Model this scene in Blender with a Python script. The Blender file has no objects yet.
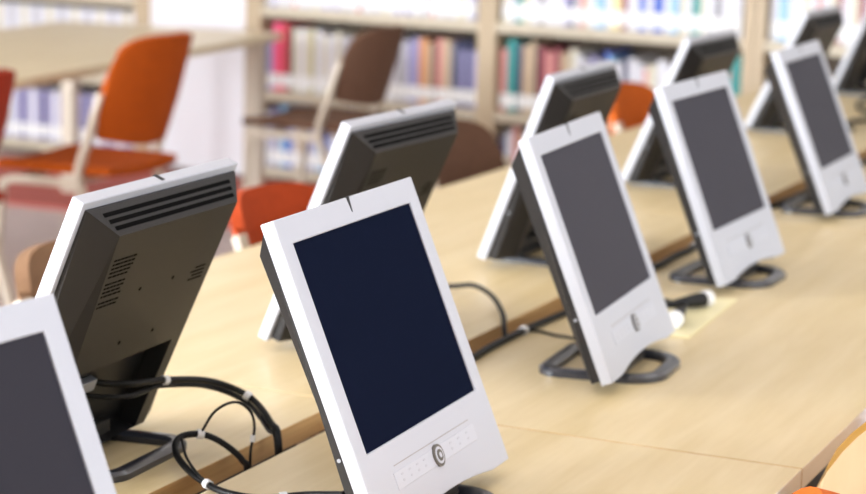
import bpy, bmesh, math, random
from mathutils import Vector, Matrix
random.seed(7)
sc = bpy.context.scene
COL = sc.collection
PI = math.pi

# ------------------------------------------------------------------ materials
def srgb(r, g, b):
    def f(c):
        c /= 255.0
        return c / 12.92 if c <= 0.04045 else ((c + 0.055) / 1.055) ** 2.4
    return (f(r), f(g), f(b), 1)

def mat(name, col, rough=0.5, metal=0.0, spec=0.5, coat=0.0, bump=0.0, bscale=300, var=0.0, vscale=40):
    m = bpy.data.materials.new(name); m.use_nodes = True
    nt = m.node_tree; b = nt.nodes['Principled BSDF']
    b.inputs['Base Color'].default_value = col
    b.inputs['Roughness'].default_value = rough
    b.inputs['Metallic'].default_value = metal
    b.inputs['Specular IOR Level'].default_value = spec
    b.inputs['Coat Weight'].default_value = coat
    b.inputs['Coat Roughness'].default_value = 0.15
    tc = nt.nodes.new('ShaderNodeTexCoord')
    if var > 0:
        n = nt.nodes.new('ShaderNodeTexNoise'); n.inputs['Scale'].default_value = vscale; n.inputs['Detail'].default_value = 4
        nt.links.new(tc.outputs['Object'], n.inputs['Vector'])
        r = nt.nodes.new('ShaderNodeValToRGB')
        r.color_ramp.elements[0].position = 0.3; r.color_ramp.elements[1].position = 0.7
        r.color_ramp.elements[0].color = tuple(c * (1 - var) for c in col[:3]) + (1,)
        r.color_ramp.elements[1].color = tuple(min(1, c * (1 + var)) for c in col[:3]) + (1,)
        nt.links.new(n.outputs['Fac'], r.inputs['Fac']); nt.links.new(r.outputs['Color'], b.inputs['Base Color'])
    if bump > 0:
        n2 = nt.nodes.new('ShaderNodeTexNoise'); n2.inputs['Scale'].default_value = bscale
        nt.links.new(tc.outputs['Object'], n2.inputs['Vector'])
        bp = nt.nodes.new('ShaderNodeBump'); bp.inputs['Strength'].default_value = bump; bp.inputs['Distance'].default_value = 0.002
        nt.links.new(n2.outputs['Fac'], bp.inputs['Height']); nt.links.new(bp.outputs['Normal'], b.inputs['Normal'])
    return m

def wood(name, c1, c2, scale=(1.2, 14, 14), rough=0.35, coat=0.15, spec=0.5):
    m = bpy.data.materials.new(name); m.use_nodes = True
    nt = m.node_tree; b = nt.nodes['Principled BSDF']
    tc = nt.nodes.new('ShaderNodeTexCoord'); mp = nt.nodes.new('ShaderNodeMapping')
    mp.inputs['Scale'].default_value = scale
    nt.links.new(tc.outputs['Object'], mp.inputs['Vector'])
    n = nt.nodes.new('ShaderNodeTexNoise'); n.inputs['Scale'].default_value = 1.6; n.inputs['Detail'].default_value = 5; n.inputs['Distortion'].default_value = 0.6
    n2 = nt.nodes.new('ShaderNodeTexNoise'); n2.inputs['Scale'].default_value = 9.0; n2.inputs['Detail'].default_value = 3
    nt.links.new(mp.outputs['Vector'], n.inputs['Vector']); nt.links.new(mp.outputs['Vector'], n2.inputs['Vector'])
    mx = nt.nodes.new('ShaderNodeMath'); mx.operation = 'MULTIPLY_ADD'; mx.inputs[1].default_value = 0.35
    nt.links.new(n2.outputs['Fac'], mx.inputs[0]); nt.links.new(n.outputs['Fac'], mx.inputs[2])
    r = nt.nodes.new('ShaderNodeValToRGB')
    r.color_ramp.elements[0].position = 0.45; r.color_ramp.elements[1].position = 0.95
    r.color_ramp.elements[0].color = c1; r.color_ramp.elements[1].color = c2
    nt.links.new(mx.outputs[0], r.inputs['Fac']); nt.links.new(r.outputs['Color'], b.inputs['Base Color'])
    b.inputs['Roughness'].default_value = rough; b.inputs['Coat Weight'].default_value = coat
    b.inputs['Coat Roughness'].default_value = 0.25; b.inputs['Specular IOR Level'].default_value = spec
    return m

M = {}
M['silver'] = mat('silver_plastic', srgb(188, 191, 201), 0.32, 0.0, 0.6)
M['silver_strip'] = mat('silver_strip', srgb(194, 197, 207), 0.34)
M['body'] = mat('charcoal_plastic', srgb(42, 40, 40), 0.42, spec=0.25, bump=0.15, bscale=900)
M['black'] = mat('black_plastic', srgb(22, 22, 24), 0.45)
M['gloss_black'] = mat('base_grey', srgb(48, 50, 58), 0.28, coat=0.4)
M['slot'] = mat('slot_dark', srgb(13, 13, 13), 0.9, spec=0.05)
M['print'] = mat('print_ink', srgb(8, 8, 8), 0.9, spec=0.05)
M['line'] = mat('grey_line', srgb(160, 156, 156), 0.5)
M['icon'] = mat('icon_ink', srgb(186, 188, 198), 0.5)
M['ring'] = mat('brushed_ring', srgb(120, 116, 110), 0.3, 0.8)
M['screen_navy'] = mat('screen_navy', srgb(20, 25, 42), 0.4, spec=0.0)
M['screen_grey'] = mat('screen_grey', srgb(60, 59, 68), 0.5, spec=0.1)
M['screen_dim'] = mat('screen_dim', srgb(47, 46, 54), 0.5, spec=0.1)
M['cable'] = mat('cable_rubber', srgb(14, 14, 15), 0.5, spec=0.3)
M['tie'] = mat('tie_white', srgb(235, 235, 235), 0.5)
M['connector'] = mat('connector_grey', srgb(168, 172, 182), 0.35, 0.2)
M['beech'] = wood('beech_laminate', srgb(211, 189, 141), srgb(226, 207, 168), rough=0.36, coat=0.1)
M['beech_edge'] = wood('beech_edge', srgb(180, 140, 86), srgb(216, 178, 124), (1, 30, 30), 0.4)
M['front_edge'] = mat('lit_edge_tint', srgb(238, 227, 224), 0.3)  # same wood edge, with the light on the front put into its colour
M['maple'] = wood('maple_top', srgb(208, 190, 152), srgb(222, 206, 172), rough=0.4)
M['ply'] = wood('chair_ply', srgb(228, 196, 146), srgb(240, 212, 166), (5, 5, 1.2), 0.4)
M['ply_edge'] = mat('ply_edge', srgb(178, 134, 52), 0.4)
M['shade_panel'] = mat('shade_dark', srgb(34, 32, 34), 0.5)  # near-black stand-in for the shade below the tabletops
M['pale_metal'] = mat('pale_leg', srgb(206, 194, 176), 0.4)
M['orange_lit'] = mat('orange_fabric_lit', srgb(204, 100, 36), 0.85, spec=0.2, bump=0.3, bscale=600, var=0.06)  # orange fabric with the stronger light on it put into the colour
M['orange'] = mat('orange_fabric', srgb(168, 74, 10), 0.85, spec=0.2, bump=0.3, bscale=600, var=0.08)
M['orange_red'] = mat('rust_orange_fabric', srgb(178, 70, 32), 0.85, spec=0.2, bump=0.3, bscale=600, var=0.08)
M['red'] = mat('brick_red_fabric', srgb(158, 52, 30), 0.85, spec=0.2, bump=0.3, bscale=600, var=0.08)
M['brown'] = mat('brown_fabric', srgb(106, 78, 62), 0.85, spec=0.2, bump=0.3, bscale=600, var=0.08)
M['tan'] = mat('tan_fabric', srgb(140, 108, 82), 0.85, spec=0.2, bump=0.3, bscale=600, var=0.08)
M['shelf'] = wood('shelf_laminate', srgb(182, 170, 148), srgb(198, 188, 168), (10, 1, 10), 0.5, 0)
M['post'] = wood('shelf_upright', srgb(176, 156, 128), srgb(194, 176, 148), (10, 10, 1), 0.5, 0)
M['shelf_back'] = mat('shelf_back', srgb(84, 72, 60), 0.8)
M['white'] = mat('white_panel', srgb(226, 226, 232), 0.5)
M['wall'] = mat('wall_paint', srgb(228, 226, 222), 0.8)
M['ceiling'] = mat('ceiling_paint', srgb(240, 240, 238), 0.9)
M['floor'] = mat('floor_vinyl', srgb(188, 168, 162), 0.4, var=0.04, vscale=6)
M['rug'] = mat('red_rug', srgb(176, 100, 92), 0.95, spec=0.1, var=0.15, vscale=60)
M['plate'] = mat('cover_plate', srgb(236, 226, 180), 0.4)
M['page'] = mat('paper', srgb(240, 236, 226), 0.9)

# ------------------------------------------------------------------ mesh helpers
def link(name, bm, mats, parent=None, smooth=True, loc=None, rot=None, bevel=0, seg=2):
    me = bpy.data.meshes.new(name)
    bmesh.ops.recalc_face_normals(bm, faces=bm.faces[:])
    bm.to_mesh(me); bm.free()
    if not isinstance(mats, (list, tuple)): mats = [mats]
    for m in mats: me.materials.append(m)
    for p in me.polygons: p.use_smooth = smooth
    o = bpy.data.objects.new(name, me); COL.objects.link(o)
    if parent is not None: o.parent = parent
    if loc is not None: o.location = loc
    if rot is not None: o.rotation_euler = rot
    if bevel:
        md = o.modifiers.new('b', 'BEVEL'); md.width = bevel; md.segments = seg; md.limit_method = 'ANGLE'; md.angle_limit = math.radians(35)
    if smooth:
        try: me.set_sharp_from_angle(angle=math.radians(38))
        except Exception: pass
    return o

def empty(name, loc=(0, 0, 0), rz=0, parent=None):
    o = bpy.data.objects.new(name, None); COL.objects.link(o)
    o.location = loc; o.rotation_euler = (0, 0, rz); o.empty_display_size = 0.05
    if parent is not None: o.parent = parent
    return o

def tag(o, label, cat, group=None, kind=None):
    o['label'] = label; o['category'] = cat
    if group: o['group'] = group
    if kind: o['kind'] = kind
    return o

def struct(o, label=None):
    o['kind'] = 'structure'
    return o

def add_box(bm, x0, x1, y0, y1, z0, z1, mi=0, mtx=None):
    vs = [bm.verts.new((x, y, z)) for x in (x0, x1) for y in (y0, y1) for z in (z0, z1)]
    if mtx is not None:
        for v in vs: v.co = mtx @ v.co
    for q in ((0, 1, 3, 2), (4, 6, 7, 5), (0, 4, 5, 1), (2, 3, 7, 6), (0, 2, 6, 4), (1, 5, 7, 3)):
        f = bm.faces.new([vs[i] for i in q]); f.material_index = mi
    return vs

def box(x0, x1, y0, y1, z0, z1):
    bm = bmesh.new(); add_box(bm, x0, x1, y0, y1, z0, z1); return bm

def spline(pts, n=8):
    P = [Vector(p) for p in pts]
    P = [2 * P[0] - P[1]] + P + [2 * P[-1] - P[-2]]
    out = []
    for i in range(1, len(P) - 2):
        p0, p1, p2, p3 = P[i - 1:i + 3]
        for k in range(n):
            t = k / n
            out.append(0.5 * ((2 * p1) + (p2 - p0) * t + (2 * p0 - 5 * p1 + 4 * p2 - p3) * t * t + (3 * p1 - p0 - 3 * p2 + p3) * t ** 3))
    out.append(P[-2]); return out

def add_tube(bm, pts, rad, sides=10, closed=False, section=None, mi=0):
    """sweep a round section (or section = list of (a, b) about (side, up)) along pts"""
    n = len(pts); rings = []
    up0 = Vector((0, 0, 1)); prev = None
    for i, p in enumerate(pts):
        p = Vector(p)
        a = Vector(pts[(i - 1) % n if closed else max(i - 1, 0)]); b = Vector(pts[(i + 1) % n if closed else min(i + 1, n - 1)])
        t = (b - a).normalized()
        if prev is None or section is not None:
            ref = up0 if abs(t.z) < 0.9 else Vector((1, 0, 0))
            s = t.cross(ref).normalized()
        else:
            s = (prev - t * prev.dot(t)).normalized()
        prev = s; u = s.cross(t).normalized()
        r = rad[i] if isinstance(rad, (list, tuple)) else rad
        if section: ring = [bm.verts.new(p + s * q[0] + u * q[1]) for q in section]
        else: ring = [bm.verts.new(p + (s * math.cos(2 * PI * k / sides) + u * math.sin(2 * PI * k / sides)) * r) for k in range(sides)]
        rings.append(ring)
    m = len(rings[0])
    for i in range(n if closed else n - 1):
        A, B = rings[i], rings[(i + 1) % n]
        for k in range(m):
            f = bm.faces.new((A[k], A[(k + 1) % m], B[(k + 1) % m], B[k])); f.material_index = mi
    if not closed:
        bm.faces.new(rings[0]).material_index = mi; bm.faces.new(rings[-1][::-1]).material_index = mi

def tube(pts, rad, sides=10, **k):
    bm = bmesh.new(); add_tube(bm, pts, rad, sides, **k); return bm

def rounded_poly(corners, n=6):
    """corners: list of (x, y, r) -> outline points"""
    out = []; N = len(corners)
    for i in range(N):
        p = Vector(corners[i][:2]); r = corners[i][2]
        a = (Vector(corners[i - 1][:2]) - p).normalized(); b = (Vector(corners[(i + 1) % N][:2]) - p).normalized()
        ang = a.angle(b); d = r / math.tan(ang / 2)
        c = p + (a + b).normalized() * (r / math.sin(ang / 2))
        s = p + a * d - c; e = p + b * d - c
        a0 = math.atan2(s.y, s.x); a1 = math.atan2(e.y, e.x); da = (a1 - a0 + PI) % (2 * PI) - PI
        for k in range(n + 1):
            t = a0 + da * k / n; out.append((c.x + r * math.cos(t), c.y + r * math.sin(t)))
    return out

def copy_tree(o, parent=None):
    c = o.copy(); COL.objects.link(c)
    if parent is not None: c.parent = parent
    for ch in list(o.children): copy_tree(ch, c)
    return c

# ------------------------------------------------------------------ camera
cam_d = bpy.data.cameras.new('camera'); cam = bpy.data.objects.new('camera', cam_d); COL.objects.link(cam)
R_ = Vector((0.41596457, -0.90901529, 0.02578148)); U_ = Vector((0.15303101, 0.09791685, 0.98335843)); F_ = Vector((0.89641229, 0.4050969, -0.17983747))
mw = Matrix.Identity(4)
for i in range(3):
    mw[i][0] = R_[i]; mw[i][1] = U_[i]; mw[i][2] = -F_[i]
mw[0][3], mw[1][3], mw[2][3] = -2.0229, -0.8847, 0.7024
cam.matrix_world = mw
cam_d.sensor_width = 36; cam_d.lens = 2111.7 / 866 * 36
cam_d.clip_start = 0.05; cam_d.clip_end = 100
cam_d.dof.use_dof = True; cam_d.dof.focus_distance = 2.15; cam_d.dof.aperture_fstop = 5.6
sc.camera = cam

# ------------------------------------------------------------------ room (z = 0 is the table top, the floor is 0.72 m below)
FZ = -0.72; CZ = 2.2
X0, X1, Y0, Y1 = -5.5, 7.6, -5.0, 6.6
struct(link('floor', box(X0, X1, Y0, Y1, FZ - 0.1, FZ), M['floor'], smooth=False))
struct(link('ceiling', box(X0, X1, Y0, Y1, CZ, CZ + 0.1), M['ceiling'], smooth=False))
struct(link('wall_back', box(X1, X1 + 0.1, Y0, Y1, FZ, CZ), M['wall'], smooth=False))
bm = bmesh.new()
add_box(bm, X0, X1, Y0 - 0.1, Y0, FZ, 0.1); add_box(bm, X0, X1, Y0 - 0.1, Y0, 1.95, CZ)
for x0, x1 in ((X0, -2.6), (-0.1, 0.2), (2.7, X1)): add_box(bm, x0, x1, Y0 - 0.1, Y0, 0.1, 1.95)
struct(link('wall_right', bm, M['wall'], smooth=False))
bm = bmesh.new()      # the wall behind the camera and the left wall have window openings
add_box(bm, X0 - 0.1, X0, Y0, Y1, FZ, 0.1); add_box(bm, X0 - 0.1, X0, Y0, Y1, 1.95, CZ); add_box(bm, X0 - 0.1, X0, Y0, 3.4, 0.1, 1.95)
for y in (3.4, Y1 - 0.3): add_box(bm, X0 - 0.1, X0, y, y + 0.3, 0.1, 1.95)
struct(link('wall_front', bm, M['wall'], smooth=False))
bm = bmesh.new()
add_box(bm, X0, X1, Y1, Y1 + 0.1, FZ, 0.1); add_box(bm, X0, X1, Y1, Y1 + 0.1, 1.95, CZ); add_box(bm, -0.9, X1, Y1, Y1 + 0.1, 0.1, 1.95)
for x in (X0, -3.2, -1.2): add_box(bm, x, x + 0.3, Y1, Y1 + 0.1, 0.1, 1.95)
struct(link('wall_left', bm, M['wall'], smooth=False))

# ------------------------------------------------------------------ computer tables
def tabletop(name, x0, x1, y0, y1, m_top, m_edge, label, thick=0.028, front_edge=None, shade_panel=True, legs=(), group=None, rz=0):
    t = empty(name, ((x0 + x1) / 2, (y0 + y1) / 2, FZ), rz); tag(t, label, 'table', group)
    hx, hy = (x1 - x0) / 2, (y1 - y0) / 2; H = -FZ
    bm = box(-hx, hx, -hy, hy, H - thick, H)
    bm.faces.ensure_lookup_table()
    bmesh.ops.recalc_face_normals(bm, faces=bm.faces[:])
    for f in bm.faces:
        f.material_index = 0 if abs(f.normal.z) > 0.5 else (2 if (front_edge and f.normal.y < -0.5) else 1)
    link('tabletop', bm, [m_top, m_edge, front_edge or m_edge], t, smooth=False, bevel=0.0012)
    if shade_panel:  # dark panels added so the gap under the top stays black
        link('shade_panel', box(-hx + 0.05, hx - 0.05, -hy + 0.04, -hy + 0.06, H - 0.12, H - thick - 0.001), M['shade_panel'], t, smooth=False)
        link('shade_panel', box(-hx + 0.05, hx - 0.05, hy - 0.06, hy - 0.04, H - 0.12, H - thick - 0.001), M['shade_panel'], t, smooth=False)
    for lx, ly in legs:
        link('leg', box(lx - 0.025, lx + 0.025, ly - 0.025, ly + 0.025, 0, H - thick - 0.001), M['pale_metal'], t, smooth=False, bevel=0.004)
    return t
gap_y0, gap_y1 = 0.282, 0.331
FY = -0.29; BY = 0.985
fr = [(-1.35, 0.3795), (0.3825, 2.1), (2.103, 4.6)]
flab = ['light beech computer table under the navy screened monitor, left of the seam',
        'light beech computer table right of the seam, with a pale cover plate on it',
        'far light beech table under the last front row monitor']
blab = ['light beech table under the nearest back turned monitor, cables hanging over its edge',
        'light beech table behind the gap, under the second and third back turned monitors',
        'far light beech table under the last back turned monitors, near the bookcase']
for i, (a, b) in enumerate(fr):
    hx, hy = (b - a) / 2, (gap_y0 - FY) / 2
    tabletop('computer_table', a, b, FY, gap_y0, M['beech'], M['beech_edge'], flab[i], front_edge=M['front_edge'],
             legs=[(sx * (hx - {(0, 1): 0.193, (1, -1): 0.37}.get((i, sx), 0.07)), sy * (hy - 0.12)) for sx in (-1, 1) for sy in (-1, 1)], group='front row computer tables')
for i, (a, b) in enumerate([(-1.35, 0.389), (0.392, 2.1), (2.103, 5.2)]):
    hx, hy = (b - a) / 2, (BY - gap_y1) / 2
    tabletop('computer_table', a, b, gap_y1, BY, M['beech'], M['beech_edge'], blab[i],
             legs=[(sx * (hx - 0.07), sy * (hy - 0.12)) for sx in (-1, 1) for sy in (-1, 1)], group='back row computer tables')

# ------------------------------------------------------------------ monitor (panel frame: x = across, y = backwards, z = up the panel)
SW, SH, VB, TB, SB = 0.304, 0.228, 0.0910, 0.0284, 0.0248
W, H = SW + 2 * SB, VB + SH + TB
ZB = 0.021; TILT = 0.3885

def build_monitor():
    root = empty('monitor'); P = dict(loc=(0, 0, ZB), rot=(-TILT, 0, 0))
    # bezel: slab with a screen opening, arched lower edge
    bm = bmesh.new()
    us = [-W / 2, -SW / 2] + [SW / 2 * k / 6 for k in range(-5, 6)] + [SW / 2, W / 2]
    arch = lambda u: 0.010 * max(0, 1 - (u / 0.125) ** 2)
    T = 0.0165
    rows = lambda u: [arch(u), VB, VB + SH, H]
    F = [[bm.verts.new((u, 0, v)) for v in rows(u)] for u in us]
    Bk = [[bm.verts.new((u, T, v)) for v in (arch(u), H)] for u in us]
    n = len(us)
    for i in range(n - 1):
        for j in range(3):
            if j == 1 and 1 <= i <= n - 3: continue
            bm.faces.new((F[i][j], F[i + 1][j], F[i + 1][j + 1], F[i][j + 1]))
        bm.faces.new((Bk[i][0], Bk[i][1], Bk[i + 1][1], Bk[i + 1][0]))
        bm.faces.new((F[i][0], Bk[i][0], Bk[i + 1][0], F[i + 1][0]))
        bm.faces.new((F[i][3], F[i + 1][3], Bk[i + 1][1], Bk[i][1]))
    for i in (0, n - 1):
        bm.faces.new((F[i][0], F[i][1], F[i][2], F[i][3], Bk[i][1], Bk[i][0]))
    # walls of the opening
    D = 0.0035
    inner = [F[i][1] for i in range(1, n - 1)] + [F[i][2] for i in range(n - 2, 0, -1)]
    deep = [bm.verts.new((v.co.x, D, v.co.z)) for v in inner]
    for k in range(len(inner)):
        k2 = (k + 1) % len(inner)
        bm.faces.new((inner[k], deep[k], deep[k2], inner[k2]))
    bezel = link('bezel', bm, M['silver'], root, bevel=0.0014, **P)
    scr = link('screen', box(-SW / 2 - 0.002, SW / 2 + 0.002, D - 0.0008, D + 0.004, VB - 0.002, VB + SH + 0.002), M['screen_grey'], bezel, smooth=False)
    # engraved line, control strip, oval button, icons
    link('engraved_line', box(-0.105, 0.104, -0.0003, 0.001, 0.0655, 0.0665), M['line'], bezel, smooth=False)
    link('control_panel', box(-0.112, 0.112, -0.0008, 0.001, 0.0405, 0.0595), M['silver_strip'], bezel, bevel=0.0006)
    bm = bmesh.new()
    def oval(a, b, y0, y1, mi, cz=0.0500):
        r0 = [bm.verts.new((a * math.cos(2 * PI * k / 24), y0, cz + b * math.sin(2 * PI * k / 24))) for k in range(24)]
        r1 = [bm.verts.new((a * math.cos(2 * PI * k / 24), y1, cz + b * math.sin(2 * PI * k / 24))) for k in range(24)]
        bm.faces.new(r0).material_index = mi; bm.faces.new(r1[::-1]).material_index = mi
        for k in range(24): bm.faces.new((r0[k], r0[(k + 1) % 24], r1[(k + 1) % 24], r1[k])).material_index = mi
    oval(0.0125, 0.0125, -0.0030, 0.001, 0); oval(0.0095, 0.0095, -0.0036, -0.0029, 1); oval(0.0065, 0.0065, -0.0042, -0.0035, 2); oval(0.003, 0.003, -0.0046, -0.0041, 1)
    link('power_button', bm, [M['ring'], M['silver_strip'], M['ring']], bezel, smooth=False)
    for u in (-0.094, -0.074, -0.054, -0.035, 0.04, 0.063, 0.088):
        bm = bmesh.new()
        add_box(bm, u - 0.0028, u + 0.0028, -0.0011, -0.0002, 0.0535, 0.0555)
        add_box(bm, u - 0.0018, u + 0.0022, -0.0011, -0.0002, 0.0465, 0.0490)
        link('icon_print', bm, M['icon'], bezel, smooth=False)
    # little dark wedge at the top centre
    bm = bmesh.new()
    pr = [(-0.0035, H + 0.0008), (0.0035, H + 0.0008), (0.0004, H - 0.017), (-0.0004, H - 0.017)]
    a = [bm.verts.new((x, -0.0006, z)) for x, z in pr]; b = [bm.verts.new((x, 0.0125 if z > H else 0.001, z)) for x, z in pr]
    bm.faces.new(a); bm.faces.new(b[::-1])
    for k in range(4): bm.faces.new((a[k], a[(k + 1) % 4], b[(k + 1) % 4], b[k]))
    link('top_catch', bm, M['black'], bezel, smooth=False)
    # back shell: straight rim, then sloping to a smaller back face; a recess low down
    bm = bmesh.new()
    e = 0.1700; t0, t1 = 0.0160, 0.0165
    VR = 0.134
    def ring(pts): return [bm.verts.new(p) for p in pts]
    top, bot = 0.338, 0.006
    r0 = ring([(-e, 0.0160, bot), (e, 0.0160, bot), (e, 0.0160, top), (-e, 0.0160, top)])
    r1 = ring([(-e, 0.0315, bot), (e, 0.0315, bot), (e, 0.0195, top), (-e, 0.0195, top)])
    bw, bt = 0.1372, 0.318
    r2 = ring([(-0.118, 0.050, 0.012), (0.118, 0.050, 0.012), (bw, 0.050, bt), (-bw, 0.050, bt)])
    bm.faces.new(r0)
    for A, B in ((r0, r1), (r1, r2)):
        for k in range(4): bm.faces.new((A[k], A[(k + 1) % 4], B[(k + 1) % 4], B[k]))
    # back face with recess: upper part, two fins, pocket
    wv = lambda v: 0.118 + (bw - 0.118) * (v - 0.012) / (bt - 0.012)
    L = bm.verts.new((-wv(VR), 0.050, VR)); Rr = bm.verts.new((wv(VR), 0.050, VR))
    fin = 0.022
    l1 = bm.verts.new((-wv(VR) + fin, 0.050, VR)); q1 = bm.verts.new((wv(VR) - fin, 0.050, VR))
    l0 = bm.verts.new((-0.118 + fin, 0.050, 0.012)); q0 = bm.verts.new((0.118 - fin, 0.050, 0.012))
    bm.faces.new((L, l1, q1, Rr, r2[2], r2[3]))
    bm.faces.new((r2[0], l0, l1, L)); bm.faces.new((r2[1], Rr, q1, q0))
    pd = 0.024
    dl1, dq1 = bm.verts.new((l1.co.x, pd, VR)), bm.verts.new((q1.co.x, pd, VR))
    dl0, dq0 = bm.verts.new((l0.co.x, pd, 0.012)), bm.verts.new((q0.co.x, pd, 0.012))
    for q in ((l1, dl1, dq1, q1), (l0, dl0, dl1, l1), (q1, dq1, dq0, q0), (dl1, dl0, dq0, dq1)):
        f = bm.faces.new(q); f.material_index = 1
    bm.faces.new((l0, q0, dq0, dl0)).material_index = 1
    shell = link('back_shell', bm, [M['body'], M['black']], root, smooth=False, **P)
    # vent slots on the sloping top face
    sl = math.atan2(0.338 - 0.318, 0.0305)
    for k, f in enumerate((0.26, 0.50, 0.74)):
        y = 0.0195 + 0.0305 * f; z = 0.338 - 0.020 * f; hw = 0.150 - 0.018 * f
        mt = Matrix.Translation((0, y, z)) @ Matrix.Rotation(-sl, 4, 'X')
        bm = bmesh.new(); add_box(bm, -hw, hw, -0.0025, 0.0025, -0.003, 0.0004, 0, mt)
        link('vent_slot', bm, M['slot'], shell, smooth=False)
    for u in (-0.038, 0.038):
        for v in (0.162, 0.233):
            bm = bmesh.new(); a = [bm.verts.new((u + 0.0026 * math.cos(k * PI / 6), 0.0503, v + 0.0026 * math.sin(k * PI / 6))) for k in range(12)]
            b = [bm.verts.new((p.co.x, 0.047, p.co.z)) for p in a]; bm.faces.new(a); bm.faces.new(b[::-1])
            for k in range(12): bm.faces.new((a[k], a[(k + 1) % 12], b[(k + 1) % 12], b[k]))
            link('mounting_hole', bm, M['slot'], shell, smooth=False)
    # illegible lines of small print: as seen from behind, left = +x
    bm = bmesh.new(); rr = random.Random(3)
    for blk in ((0.284, 5), (0.254, 4), (0.230, 2)):
        for k in range(blk[1]):
            u = 0.128; end = 0.078 + rr.random() * 0.014
            while u > end:
                w = 0.003 + rr.random() * 0.006
                add_box(bm, u - w, u, 0.0495, 0.0502, blk[0] - k * 0.0052, blk[0] - k * 0.0052 + 0.0024); u -= w + 0.0016
    link('label_print', bm, M['print'], shell, smooth=False); bm = bmesh.new()
    for k in range(4): add_box(bm, -0.116, -0.082 - rr.random() * 0.01, 0.0495, 0.0502, 0.235 - k * 0.0052, 0.2372 - k * 0.0052)
    link('label_print', bm, M['print'], shell, smooth=False)
    # side screw seen on the dark flank
    for s in (-1, 1):
        bm = bmesh.new(); a = [bm.verts.new((s * 0.1706, 0.0235 + 0.0022 * math.cos(k * PI / 6), 0.095 + 0.0022 * math.sin(k * PI / 6))) for k in range(12)]
        b = [bm.verts.new((s * 0.168, p.co.y, p.co.z)) for p in a]; bm.faces.new(a); bm.faces.new(b[::-1])
        for k in range(12): bm.faces.new((a[k], a[(k + 1) % 12], b[(k + 1) % 12], b[k]))
        link('screw', bm, M['connector'], shell, smooth=False)
    # sockets in the pocket
    link('socket', box(0.020, 0.052, 0.0235, 0.034, 0.085, 0.100), M['connector'], shell, bevel=0.001)
    link('socket', box(0.056, 0.080, 0.0235, 0.032, 0.087, 0.099), M['connector'], shell, bevel=0.001)
    # stand: flat ring on the table and a short neck
    out = rounded_poly([(-0.075, -0.030, 0.045), (0.075, -0.030, 0.045), (0.088, 0.126, 0.024), (-0.088, 0.126, 0.024)], 8)
    cs = [(0.011 * a, 0.0055 * b) for a, b in ((-1, -1), (1, -1), (1, 0.3), (0.55, 1), (-0.55, 1), (-1, 0.3))]
    bm = bmesh.new(); add_tube(bm, [(x, y, 0.0058) for x, y in out], 0, closed=True, section=cs)
    base = link('stand_ring', bm, M['gloss_black'], root)
    link('cross_bar', box(-0.084, 0.084, 0.019, 0.035, 0.0008, 0.0100), M['gloss_black'], root, bevel=0.002)
    link('hinge_block', box(-0.055, 0.055, 0.014, 0.042, 0.0102, 0.034), M['black'], root, bevel=0.003)
    return root

proto = build_monitor()
FRONT = [(-0.780, -0.014, -0.067, 0.3823, 'screen_dim', 'silver monitor with grey screen, cut off by the picture edge, nearest the camera'),
         (0.001, -0.001, 0.036, 0.3913, 'screen_navy', 'silver monitor with navy blue screen, the only dark blue one, in the front row'),
         (0.758, 0.037, 0.079, 0.3833, 'screen_grey', 'silver monitor with grey screen, just beside the two dark plugs and cover plate'),
         (1.494, 0.086, -0.013, 0.3773, 'screen_grey', 'silver monitor with grey screen, fourth of the front row, just beyond the dark plugs'),
         (2.338, 0.122, 0.019, 0.3913, 'screen_grey', 'silver monitor with grey screen, blurred, last of the front row before the bookcase')]
BACK = [(0.008, 0.518, 0.042, 0.392, 'monitor seen from behind, sharp small print on its dark back, looped cables below'),
        (0.762, 0.566, -0.014, 0.386, 'monitor seen from behind, vents up, directly behind the navy blue screen'),
        (1.507, 0.553, 0.038, 0.347, 'monitor seen from behind, third of the back row, before the bookcase with a teal book'),
        (2.530, 0.646, -0.001, 0.398, 'blurred monitor seen from behind, fourth of the back row, right of the orange chair'),
        (3.664, 0.693, -0.013, 0.435, 'blurred monitor seen from behind, fifth of the back row, mostly hidden by a grey screen'),
        (4.77, 0.74, 0.0, 0.39, 'blurred monitor seen from behind, farthest of the back row, cut off by the picture edge')]
first = True
def place_monitor(x, y, yaw, tilt, scr, label, group):
    global first
    o = proto if first else copy_tree(proto); first = False
    o.location = (x, y, 0); o.rotation_euler = (0, 0, yaw); tag(o, label, 'monitor', group)
    for c in o.children:
        if c.name.split('.')[0] in ('bezel', 'back_shell'): c.rotation_euler.x = -tilt
        for g in c.children:
            if scr and g.name.split('.')[0] == 'screen':
                g.material_slots[0].link = 'OBJECT'; g.material_slots[0].material = M[scr]
    return o
for x, y, a, t, s, l in FRONT: place_monitor(x, y, a, t, s, l, 'monitors facing the camera')
for x, y, a, t, l in BACK: place_monitor(x, y, a + PI, t, None, l, 'monitors seen from behind')

# ------------------------------------------------------------------ cables
def tie(p, d, r, parent):
    d = Vector(d).normalized(); p = Vector(p)
    bm = tube([p - d * 0.004, p + d * 0.004], r * 1.45, 10)
    return link('cable_tie', bm, M['tie'], parent)
def cable(name, pts, r, label, ties=(), group=None, extra=(), cat='cable'):
    s = spline(pts, 8)
    bm = bmesh.new(); add_tube(bm, s, r, 10)
    for q, rr in extra: add_tube(bm, spline(q, 8), rr, 8)
    o = link(name, bm, M['cable'], None); tag(o, label, cat, group)
    for i in ties:
        k = min(len(s) - 2, max(1, int(i * 8))); tie(s[k], s[k + 1] - s[k - 1], r, o)
    return o
A = [(-0.012, 0.486, 0.100), (0.012, 0.458, 0.090), (0.041, 0.436, 0.085), (0.112, 0.432, 0.075), (0.187, 0.413, 0.060), (0.214, 0.374, 0.040), (0.192, 0.330, 0.018), (0.178, 0.309, -0.012), (0.176, 0.306, -0.20)]
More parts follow.
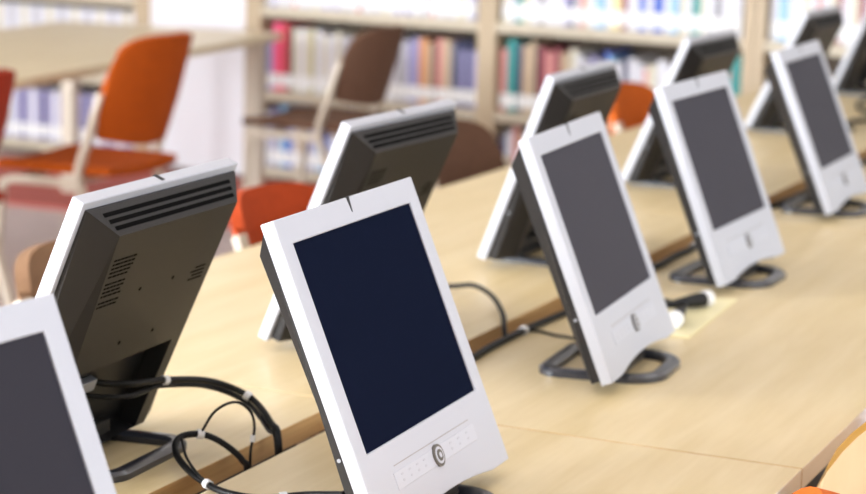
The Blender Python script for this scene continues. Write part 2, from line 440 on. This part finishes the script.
A2 = [(-0.050, 0.486, 0.100), (-0.02, 0.455, 0.082), (0.033, 0.434, 0.072), (0.078, 0.435, 0.070), (0.112, 0.434, 0.068), (0.187, 0.418, 0.053), (0.212, 0.377, 0.033), (0.188, 0.331, 0.010), (0.174, 0.310, -0.012), (0.172, 0.307, -0.20)]
c = cable('monitor_cable', A, 0.0042, 'black cable pair arching from the nearest back turned monitor into the table gap', ties=(3, 5), extra=[(A2, 0.0034)])
link('connector', box(-0.030, 0.006, 0.478, 0.498, 0.090, 0.105), M['connector'], c, bevel=0.002)
link('connector', box(-0.066, -0.040, 0.476, 0.496, 0.092, 0.106), M['connector'], c, bevel=0.002)
LOOP = [(0.092, 0.307, -0.20), (0.092, 0.305, -0.030), (0.088, 0.310, -0.002), (0.076, 0.332, 0.020), (0.063, 0.353, 0.030), (0.038, 0.366, 0.030), (0.013, 0.356, 0.020), (-0.019, 0.320, 0.012), (-0.041, 0.281, 0.0065), (-0.056, 0.246, 0.0055), (-0.054, 0.204, 0.0055), (-0.027, 0.165, 0.008), (-0.040, 0.110, 0.020)]
T1 = [(0.063, 0.353, 0.030), (0.065, 0.334, 0.060), (0.080, 0.316, 0.070), (0.102, 0.308, 0.055), (0.106, 0.304, 0.035), (0.098, 0.304, 0.010), (0.096, 0.304, -0.01), (0.096, 0.306, -0.05), (0.096, 0.306, -0.15)]
T2 = [(0.038, 0.363, 0.030), (0.030, 0.357, 0.027), (-0.006, 0.330, 0.022), (-0.032, 0.300, 0.014), (-0.043, 0.280, 0.009)]
cable('monitor_cable', LOOP, 0.0040, 'black cable curled in a loop on the table edge behind the navy screened monitor', ties=(4, 8, 10.6), extra=[(T1, 0.0017), (T2, 0.0017)])
tie((0.102, 0.304, 0.022), (0.2, 0, 1), 0.0022, bpy.data.objects['monitor_cable.001'])
cable('monitor_cable', [(0.775, 0.52, 0.055), (0.90, 0.56, 0.03), (1.02, 0.56, 0.012), (1.10, 0.53, 0.008), (1.112, 0.49, 0.012), (1.105, 0.453, 0.018), (1.048, 0.397, 0.017), (0.965, 0.343, 0.009), (0.908, 0.316, -0.004), (0.90, 0.308, -0.04), (0.90, 0.307, -0.2)], 0.0042,
      'black cable arching over the table gap to the right of the navy screened monitor')
c = cable('power_cable', [(0.50, 0.307, -0.2), (0.51, 0.305, -0.03), (0.54, 0.290, 0.006), (0.654, 0.272, 0.0052), (0.760, 0.275, 0.0058), (0.884, 0.275, 0.0058), (1.022, 0.268, 0.0058), (1.12, 0.255, 0.0058), (1.25, 0.262, 0.0058), (1.40, 0.275, 0.0058)], 0.0052,
      'thick black cable with a white tie, along the gap behind the middle grey screen', ties=(5.1,),
      extra=[([(0.900, 0.272, 0.003), (0.905, 0.258, 0.003), (0.892, 0.227, 0.003), (0.885, 0.190, 0.003), (0.86, 0.150, 0.003), (0.82, 0.105, 0.006), (0.80, 0.09, 0.04)], 0.0022)])
cable('power_cable', [(1.43, 0.272, 0.0062), (1.52, 0.268, 0.0062), (1.60, 0.272, 0.0062), (1.68, 0.268, 0.0062), (1.78, 0.272, 0.0062), (1.95, 0.27, 0.0062), (2.15, 0.274, 0.0062)], 0.006,
      'black cable bunch along the table gap behind the fourth front row monitor', ties=(3.4,))
cable('power_cable', [(2.25, 0.30, 0.0), (2.3, 0.27, 0.007), (2.5, 0.262, 0.007), (2.7, 0.27, 0.007), (3.0, 0.265, 0.007), (3.3, 0.272, 0.007)], 0.0065,
      'blurred black cable along the table gap behind the last front row monitor')
cable('power_cable', [(3.70, 0.45, 0.007), (3.85, 0.50, 0.007), (4.05, 0.46, 0.007), (4.25, 0.56, 0.007), (4.45, 0.60, 0.007), (4.62, 0.60, 0.007), (4.75, 0.66, 0.03)], 0.0065,
      'blurred black cable on the table between the two farthest back turned monitors')
# cover plate and the two plugs
bm = bmesh.new()
pl = [(0.985, 0.045), (1.30, 0.063), (1.285, 0.150), (0.985, 0.130)]
a = [bm.verts.new((x, y, 0.0002)) for x, y in pl]; b = [bm.verts.new((x, y, 0.0035)) for x, y in pl]
bm.faces.new(a[::-1]); bm.faces.new(b)
for k in range(4): bm.faces.new((a[k], a[(k + 1) % 4], b[(k + 1) % 4], b[k]))
tag(link('cover_plate', bm, M['plate'], None, smooth=False, bevel=0.0012), 'pale yellow cable cover plate lying on the table under the two dark plugs', 'cable cover')
def plug(p, q, label):
    p, q = Vector(p), Vector(q); d = (q - p).normalized(); L = (q - p).length
    bm = bmesh.new(); add_tube(bm, [p + d * 0.008, p + d * L * 0.3, p + d * L * 0.6, q], [0.0115, 0.0115, 0.009, 0.005], 14)
    o = link('power_plug', bm, M['cable'], None); tag(o, label, 'plug', 'dark plugs on the cover plate')
    link('plug_head', tube([p - d * 0.006, p - d * 0.005, p + d * 0.007, p + d * 0.0082], [0.010, 0.0135, 0.0135, 0.012], 16), M['tie'], o)
    t = [q - d * 0.004, q + d * 0.03, q + d * 0.06 + Vector((0.0, 0.03, -0.003)), q + d * 0.07 + Vector((0.03, 0.09, -0.006))]
    link('cord', tube(spline(t, 6), 0.003, 8), M['cable'], o)
plug((1.030, 0.083, 0.0172), (1.115, 0.098, 0.0170), 'dark plug with white head on the cover plate, next to the grey monitor base')
plug((1.211, 0.088, 0.0172), (1.13, 0.128, 0.0170), 'dark plug with white head on the cover plate, the one nearer the fourth monitor')

# ------------------------------------------------------------------ chairs (local: faces +y, origin on the floor under the seat)
def sheet(fn, nu, nv, th, m, m_edge=None):
    """closed shell around a surface fn(a, b) with thickness th along its normal"""
    bm = bmesh.new(); g = []; h = []
    for i in range(nu + 1):
        for j in range(nv + 1):
            a, b = i / nu, j / nv; p = Vector(fn(a, b)); e = 1e-3
            du = Vector(fn(min(a + e, 1), b)) - Vector(fn(max(a - e, 0), b)); dv = Vector(fn(a, min(b + e, 1))) - Vector(fn(a, max(b - e, 0)))
            n = du.cross(dv); n = n.normalized() if n.length > 1e-12 else Vector((0, -1, 0))
            g.append(bm.verts.new(p + n * th / 2)); h.append(bm.verts.new(p - n * th / 2))
    I = lambda i, j: i * (nv + 1) + j
    for i in range(nu):
        for j in range(nv):
            bm.faces.new((g[I(i, j)], g[I(i + 1, j)], g[I(i + 1, j + 1)], g[I(i, j + 1)]))
            bm.faces.new((h[I(i, j)], h[I(i, j + 1)], h[I(i + 1, j + 1)], h[I(i + 1, j)]))
    def edge(k):
        for q in range(len(k) - 1):
            f = bm.faces.new((g[k[q]], h[k[q]], h[k[q + 1]], g[k[q + 1]])); f.material_index = 1 if m_edge else 0
    edge([I(i, 0) for i in range(nu + 1)]); edge([I(nu, j) for j in range(nv + 1)])
    edge([I(i, nv) for i in range(nu, -1, -1)]); edge([I(0, j) for j in range(nv, -1, -1)])
    return bm
def build_chair(m_seat, m_back=None, edge=None, th=0.024, drop=0.14, sq=4, top=0.825, label='', group=None, loc=(0, 0), rz=0):
    root = empty('chair', (loc[0], loc[1], FZ), rz); tag(root, label, 'chair', group)
    m_back = m_back or m_seat
    HW = 0.215
    def seatf(a, b):
        x = (a - 0.5) * 2; y = -0.20 + 0.43 * b
        r = 1 - 0.12 * max(0, (abs(b - 0.55) - 0.3) / 0.45) ** 2 * 2
        return (x * HW * r, y, 0.445 + 0.012 * x * x - 0.02 * max(0, b - 0.8) * 4 * max(0, b - 0.8))
    link('seat', sheet(seatf, 12, 12, 0.03, m_seat), m_seat, root, bevel=0.008)
    z0 = 0.53
    def backf(a, b):
        x = math.sin((a - 0.5) * PI)
        zt = top - drop * (1 - max(0, 1 - abs(x) ** sq) ** (1 / sq))
        zb = z0 + 0.03 * x * x
        z = zb + (zt - zb) * b
        w = HW * (1 - 0.10 * max(0, (0.35 - b)) / 0.35 - 0.03 * max(0, b - 0.75) / 0.25)
        return (x * w, -0.215 - 0.085 * (z - z0) / 0.3 + 0.075 * x * x, z)
    link('backrest', sheet(backf, 20, 12, th, m_back, edge), [m_back, edge] if edge else m_back, root, bevel=0.005 if not edge else 0.001)
    for s in (-1, 1):
        pts = [(s * 0.222, -0.185, 0.70), (s * 0.222, -0.145, 0.58), (s * 0.222, -0.10, 0.44), (s * 0.222, -0.125, 0.36), (s * 0.222, -0.235, 0.012)]
        sec = [(-0.009, -0.016), (0.009, -0.016), (0.009, 0.016), (-0.009, 0.016)]
        link('leg', tube(spline(pts, 4), 0, section=sec), M['pale_metal'], root, smooth=False, bevel=0.002)
        pts = [(s * 0.222, -0.10, 0.415), (s * 0.222, 0.10, 0.415), (s * 0.222, 0.165, 0.405), (s * 0.222, 0.185, 0.36), (s * 0.222, 0.215, 0.012)]
        link('leg', tube(spline(pts, 4), 0, section=[(-0.009, -0.013), (0.009, -0.013), (0.009, 0.013), (-0.009, 0.013)]), M['pale_metal'], root, smooth=False, bevel=0.002)
    bm = bmesh.new()
    for y in (-0.08, 0.13): add_tube(bm, [(-0.222, y, 0.417), (0.222, y, 0.417)], 0.009, 8)
    link('seat_frame', bm, M['pale_metal'], root)
    return root
G1 = 'chairs at the study table'; G2 = 'chairs behind the back turned monitors'; G3 = 'chairs pushed up to the front table edge'
build_chair(M['orange'], label='orange chair with curved back and pale legs at the far study table', loc=(3.60, 2.86), group=G1, top=0.875)
build_chair(M['red'], label='dark rust red chair at the study table, cut off by the picture edge', loc=(2.67, 2.86), group=G1, top=0.83)
build_chair(M['brown'], label='brown chair with pale legs standing before the bookcase with pink and red books', loc=(5.0, 2.76), group=None, top=0.82)
for x, m, l, t in ((1.0, 'tan', 'tan brown chair peeping out beside the nearest back turned monitor', 0.755),
                (1.71, 'orange_red', 'rust orange chair behind the back tables, just left of the second back turned monitor', 0.758),
                (2.60, 'brown', 'dark brown chair with rounded back behind the back tables, under the bookcase post', 0.80),
                (3.88, 'orange_lit', 'small orange chair, coloured as brightly lit, far behind the third back turned monitor', 0.785)):
    build_chair(M[m], label=l, loc=(x, 0.93 + 0.0), rz=PI, group=G2, top=t)
build_chair(M['orange_lit'], label='orange chair whose rounded back corner just shows below the pale table edge', loc=(-0.105, -0.14), group=G3, top=0.816, drop=0.10, sq=2.8)
build_chair(M['ply'], M['ply'], M['ply_edge'], label='light plywood chair with rounded back beside the table corner, by the orange chair', loc=(0.474, -0.14), group=G3, top=0.832, drop=0.12, sq=3.2, th=0.011)

# ------------------------------------------------------------------ study table at the back, rug
t = empty('study_table', (3.9, 3.55, FZ), 0.112); tag(t, 'long pale study table with slim pale legs, behind the orange chair', 'table')
link('tabletop', box(-2.6, 1.60, -0.5, 0.5, 0.690, 0.72), M['maple'], t, smooth=False, bevel=0.003)
for x in (-2.5, -0.86, 1.52):
    for y in (-0.42, 0.42):
        link('leg', box(x - 0.03, x + 0.03, y - 0.03, y + 0.03, 0.0125 if x > 0 else 0, 0.689), M['pale_metal'], t, smooth=False, bevel=0.004)
tag(link('rug', box(5.0, 6.1, 3.05, 5.0, FZ, FZ + 0.012), M['rug'], None, smooth=False), 'brick red rug on the floor under the far study table', 'rug')

# ------------------------------------------------------------------ bookcases: a straight line of bays, each bay a case of its own
BD = Vector((-0.1, -1.0, 0)).normalized()          # along the case, towards the camera's right
BO = Vector((6.14, 3.70, 0))                        # outer face of the first upright
BANG = math.atan2(BD.y, BD.x)
BN = Vector((BD.y, -BD.x, 0))                       # towards the reader
if BN.x > 0: BN = -BN
def bay_mtx(s): return BO + BD * s
SHZ = [0.065, 0.405, 0.775, 1.12, 1.48]              # shelf tops above the floor
DEPTH = 0.28
def bookcase(s0, width, label, white=False):
    p = bay_mtx(s0); root = empty('bookcase', (p.x, p.y, FZ), BANG); tag(root, label, 'bookcase', 'bookcases along the back wall')
    # local: x along the case, +y away from the reader
    up = 0.04
    for x in (0, width - up):
        link('upright', box(x, x + up, -0.004, DEPTH, 0, 1.85), M['post'], root, smooth=False, bevel=0.002)
    if white:
        link('white_panel', box(up, width - up, 0.01, 0.03, 0.02, 1.84), M['white'], root, smooth=False)
        link('top_rail', box(up, width - up, 0.0, DEPTH, 1.81, 1.85), M['post'], root, smooth=False)
        return root
    link('back_panel', box(up, width - up, DEPTH - 0.012, DEPTH, 0.02, 1.84), M['shelf_back'], root, smooth=False)
    for z in SHZ + [1.85]:
        link('shelf_board', box(up, width - up, 0, DEPTH - 0.013, z - 0.042, z), M['shelf'], root, smooth=False, bevel=0.002)
    return root
# the local y axis must point away from the reader: rotate so that x = BD; y = rot90(BD)
yl = Vector((-BD.y, BD.x, 0))
AWAY = 1 if yl.x > 0 else -1
BAYS = [(-2.50, 1.25, 'bookcase beyond the study table, mostly hidden behind its top'),
        (-1.25, 0.62, None), (-0.62, 0.62, None)]
bookcase(-1.92, 1.30, 'bookcase far behind the study table, seen above and below its top')
bookcase(-0.615, 0.612, 'bookcase bay closed by a plain white panel, between the study table and the books', white=True)
bookcase(0.0, 1.17, 'bookcase with pink and red books, behind the brown chair')
bookcase(1.174, 1.17, 'bookcase with teal books, behind the third back turned monitor')
bookcase(2.348, 1.17, 'bookcase at the far right, behind the fourth and fifth back turned monitors')

COLS = {'white': (216, 216, 224), 'cream': (212, 207, 188), 'pale grey': (188, 188, 196), 'pink': (232, 84, 128), 'red': (200, 62, 74), 'dark red': (138, 52, 66),
        'lavender': (152, 148, 190), 'navy': (48, 52, 92), 'blue': (66, 98, 190), 'light blue': (142, 186, 222), 'teal': (36, 140, 138), 'orange': (206, 142, 92),
        'tan': (188, 164, 136), 'brown': (110, 84, 70), 'black': (36, 34, 38), 'pale yellow': (230, 216, 158), 'olive': (188, 180, 120), 'rose': (206, 136, 132), 'grey': (132, 130, 138)}
BM = {k: mat('cover_' + k.replace(' ', '_'), srgb(*v), 0.5) for k, v in COLS.items()}
MESH = {}
def book_mesh(w, h, d, col, sticker):
    key = (round(w, 3), round(h, 2), round(d, 2), col, sticker)
    if key in MESH: return MESH[key]
    bm = bmesh.new(); c = 0.0018
    # U-shaped cover: spine at y = 0, boards either side; page block inside
    add_box(bm, 0, w, 0, c, 0, h, 0); add_box(bm, 0, c, c, d, 0, h, 0); add_box(bm, w - c, w, c, d, 0, h, 0)
    add_box(bm, c, w - c, c, d - 0.004, 0.003, h - 0.003, 1)
    if sticker: add_box(bm, 0.001, w - 0.001, -0.0006, 0.0, 0.02, 0.075, 2)
    me = bpy.data.meshes.new('book'); bm.to_mesh(me); bm.free()
    for m in (BM[col], M['page'], M['tie']): me.materials.append(m)
    MESH[key] = me; return me
ORD = ['first', 'second', 'third', 'fourth', 'fifth', 'sixth', 'seventh', 'eighth', 'ninth', 'tenth', 'eleventh', 'twelfth', 'thirteenth', 'fourteenth', 'fifteenth', 'sixteenth',
       'seventeenth', 'eighteenth', 'nineteenth', 'twentieth', 'twenty-first', 'twenty-second', 'twenty-third', 'twenty-fourth', 'twenty-fifth', 'twenty-sixth', 'twenty-seventh', 'twenty-eighth', 'twenty-ninth',
       'thirtieth', 'thirty-first', 'thirty-second', 'thirty-third', 'thirty-fourth', 'thirty-fifth', 'thirty-sixth', 'thirty-seventh', 'thirty-eighth', 'thirty-ninth', 'fortieth', 'forty-first', 'forty-second', 'forty-third', 'forty-fourth', 'forty-fifth']
rb = random.Random(11)
def fill(s0, s1, shelf, pattern, where, hr=(0.22, 0.28), sticker=True, lean=0.0, wr=(0.018, 0.036)):
    """pattern: list of (colour, width or None, height or None), cycled till the shelf is full"""
    x = s0; k = 0
    while k < len(ORD):
        col, w, h = pattern[k % len(pattern)]
        w = w or rb.uniform(*wr); h = h or rb.uniform(*hr)
        w = round(w / 0.004) * 0.004; h = round(h / 0.02) * 0.02
        if x + w > s1: break
        if col is not None:
            d = 0.19 if h < 0.26 else 0.21
            o = bpy.data.objects.new('book', book_mesh(w, h, d, col, sticker)); COL.objects.link(o)
            p = bay_mtx(x) - BN * (0.035 + rb.uniform(0, 0.012))
            o.location = (p.x, p.y, FZ + SHZ[shelf] + 0.0004); o.rotation_euler = (0, 0, BANG)
            tag(o, '%s book %s from the left upright on %s' % (col, ORD[k], where), 'book', 'books on ' + where)
            k += 1
        else:
            pattern = pattern[:k % len(pattern)] + pattern[k % len(pattern) + 1:]
        x += w + 0.0012
W_ = [('white', None, None)]
# left bay, middle row (photo: lavender, pink, red, dark, then pale books, chair, lavender, orange, tan, navy)
fill(0.045, 1.125, 1, [('lavender', 0.032, 0.24), ('pink', 0.040, 0.30), ('red', 0.040, 0.30), ('black', 0.020, 0.28), ('cream', 0.032, 0.28), ('white', 0.028, 0.28), ('cream', 0.036, 0.28), ('olive', 0.016, 0.28),
     ('white', 0.036, 0.28), ('cream', 0.032, 0.26), ('white', 0.036, 0.26), ('cream', 0.028, 0.28), ('pale grey', 0.032, 0.26), ('white', 0.028, 0.26), ('white', 0.04, 0.26), ('cream', 0.036, 0.28), ('white', 0.036, 0.26), ('pale grey', 0.04, 0.26), ('white', 0.036, 0.28), ('white', 0.028, 0.26), ('grey', 0.02, 0.24), ('pale grey', 0.028, 0.26), ('lavender', 0.032, 0.26), ('lavender', 0.024, 0.28),
     ('orange', 0.036, 0.28), ('tan', 0.024, 0.26), ('brown', 0.02, 0.26), ('rose', 0.028, 0.28), ('tan', 0.036, 0.28), ('grey', 0.02, 0.26), ('navy', 0.028, 0.28), ('lavender', 0.02, 0.24), ('navy', 0.024, 0.28)],
     'the middle shelf behind the brown chair')
fill(1.22, 2.30, 1, [('rose', 0.032, 0.26), ('teal', 0.040, 0.30), ('navy', 0.024, 0.28), ('tan', 0.036, 0.28), ('tan', 0.024, 0.30), ('black', 0.016, 0.28), ('dark red', 0.032, 0.28), ('rose', 0.036, 0.26), ('dark red', 0.028, 0.28),
     ('tan', 0.036, 0.26), ('cream', 0.032, 0.28), ('white', 0.028, 0.26), ('pale grey', 0.032, 0.24), ('lavender', 0.024, 0.26), ('white', 0.036, 0.24), ('blue', 0.020, 0.28), ('light blue', 0.028, 0.26), ('white', 0.032, 0.24), ('navy', 0.024, 0.26), ('white', 0.032, 0.26), ('white', 0.032, 0.24), ('rose', 0.02, 0.22), ('cream', 0.036, 0.24), ('white', 0.04, 0.26), ('pale grey', 0.036, 0.24), ('tan', 0.03, 0.26), ('white', 0.036, 0.26), ('lavender', 0.028, 0.26), ('cream', 0.036, 0.26), ('white', 0.036, 0.26), ('rose', 0.028, 0.26)],
     'the middle shelf with the teal book')
# upper rows
fill(0.045, 1.125, 2, [('white', None, None), ('lavender', None, None), ('white', None, None), ('pale grey', None, None), ('white', None, None), ('rose', 0.02, None), ('white', None, None), ('white', None, None), ('pale grey', None, None), ('white', None, None), ('cream', None, None), ('white', None, None), ('lavender', 0.02, None)],
     'the upper shelf above the brown chair')
fill(1.22, 2.30, 2, [('cream', 0.03, None), ('white', None, None), ('teal', 0.036, None), ('cream', None, None), ('white', 0.04, None), ('grey', None, None), ('white', 0.044, None), ('white', 0.04, None), ('lavender', None, None), ('navy', 0.02, None), ('pale grey', None, None), ('rose', 0.02, None), ('cream', None, None), ('white', None, None), ('light blue', 0.044, None), ('white', None, None), ('pale yellow', 0.044, None), ('dark red', 0.024, None), ('white', None, None), ('white', None, None), ('blue', 0.028, None), ('white', None, None), ('blue', 0.044, None), ('white', None, None), ('light blue', None, None)],
     'the upper shelf above the teal book')
fill(2.394, 3.47, 2, [('white', None, None), ('light blue', 0.04, None), ('white', None, None), ('white', None, None), ('cream', None, None), ('white', None, None), ('rose', 0.02, None), ('white', None, None), ('cream', None, None), ('dark red', 0.02, None), ('white', None, None), ('cream', None, None), ('dark red', 0.024, None)],
     'the upper far right shelf')
# lower rows
fill(0.045, 1.125, 0, [('white', None, None), ('lavender', None, None), ('pale grey', None, None), ('light blue', None, None), ('blue', None, None), ('white', None, None), ('tan', None, None)], 'the lowest shelf behind the brown chair')
fill(1.22, 2.30, 0, [('navy', None, None), ('white', None, None), ('rose', None, None), ('tan', None, None), ('lavender', None, None)], 'the lowest shelf below the teal book')
# far bookcase
fill(-1.87, -0.67, 2, [('white', None, None), ('white', None, None), ('lavender', 0.02, None), ('white', None, None), ('pale grey', None, None)], 'the upper shelf past the study table')
fill(-1.87, -0.67, 1, [('white', 0.04, 0.30), ('cream', 0.036, 0.30), ('white', 0.036, 0.30), ('pale grey', 0.036, 0.30)], 'the middle shelf past the study table')
fill(-1.87, -0.67, 0, [('lavender', 0.036, 0.24), ('white', 0.036, 0.24), ('lavender', 0.036, 0.24), ('black', 0.016, 0.22)], 'the lowest shelf past the study table')

# ------------------------------------------------------------------ light
WIN, LAMP = 340, 10
w = bpy.data.worlds.new('world'); sc.world = w; w.use_nodes = True
w.node_tree.nodes['Background'].inputs[0].default_value = (0.92, 0.96, 1.0, 1)
w.node_tree.nodes['Background'].inputs[1].default_value = 3.0
def area(name, loc, size, power, direction, col=(1, 1, 1)):
    d = bpy.data.lights.new(name, 'AREA'); d.shape = 'RECTANGLE'; d.size, d.size_y = size; d.energy = power; d.color = col
    o = bpy.data.objects.new(name, d); COL.objects.link(o); o.location = loc
    o.rotation_euler = Vector(direction).to_track_quat('-Z', 'Y').to_euler(); return o
for x, wd in ((-4.2, 1.9), (-2.05, 1.6)):
    area('window_daylight', (x, Y1 + 0.12, 1.02), (wd, 1.75), WIN * wd, (0.3, -1, 0), (0.90, 0.95, 1.0))
area('window_daylight', (X0 - 0.12, 5.0, 1.02), (2.5, 1.75), WIN * 2.5, (1, -0.3, 0), (0.90, 0.95, 1.0))
for x in (-1.35, 1.45):
    area('window_daylight', (x, Y0 - 0.12, 1.02), (2.5, 1.75), WIN * 0.28, (0, 1, 0), (0.90, 0.95, 1.0))
for x in (-3.6, -0.6, 2.4, 5.2):
    for y in (-3.2, -0.3, 2.6, 5.4):
        area('ceiling_lamp', (x, y, CZ - 0.02), (1.25, 0.35), LAMP, (0, 0, -1), (0.98, 0.99, 1.0))

# ------------------------------------------------------------------ view
sc.view_settings.view_transform = 'Standard'; sc.view_settings.look = 'None'
sc.view_settings.exposure = -0.70; sc.view_settings.gamma = 1.0; sc.view_settings.use_curve_mapping = False
sc.cycles.use_denoising = True
sc.cycles.max_bounces = 8; sc.cycles.diffuse_bounces = 4
sc.cycles.sample_clamp_indirect = 8
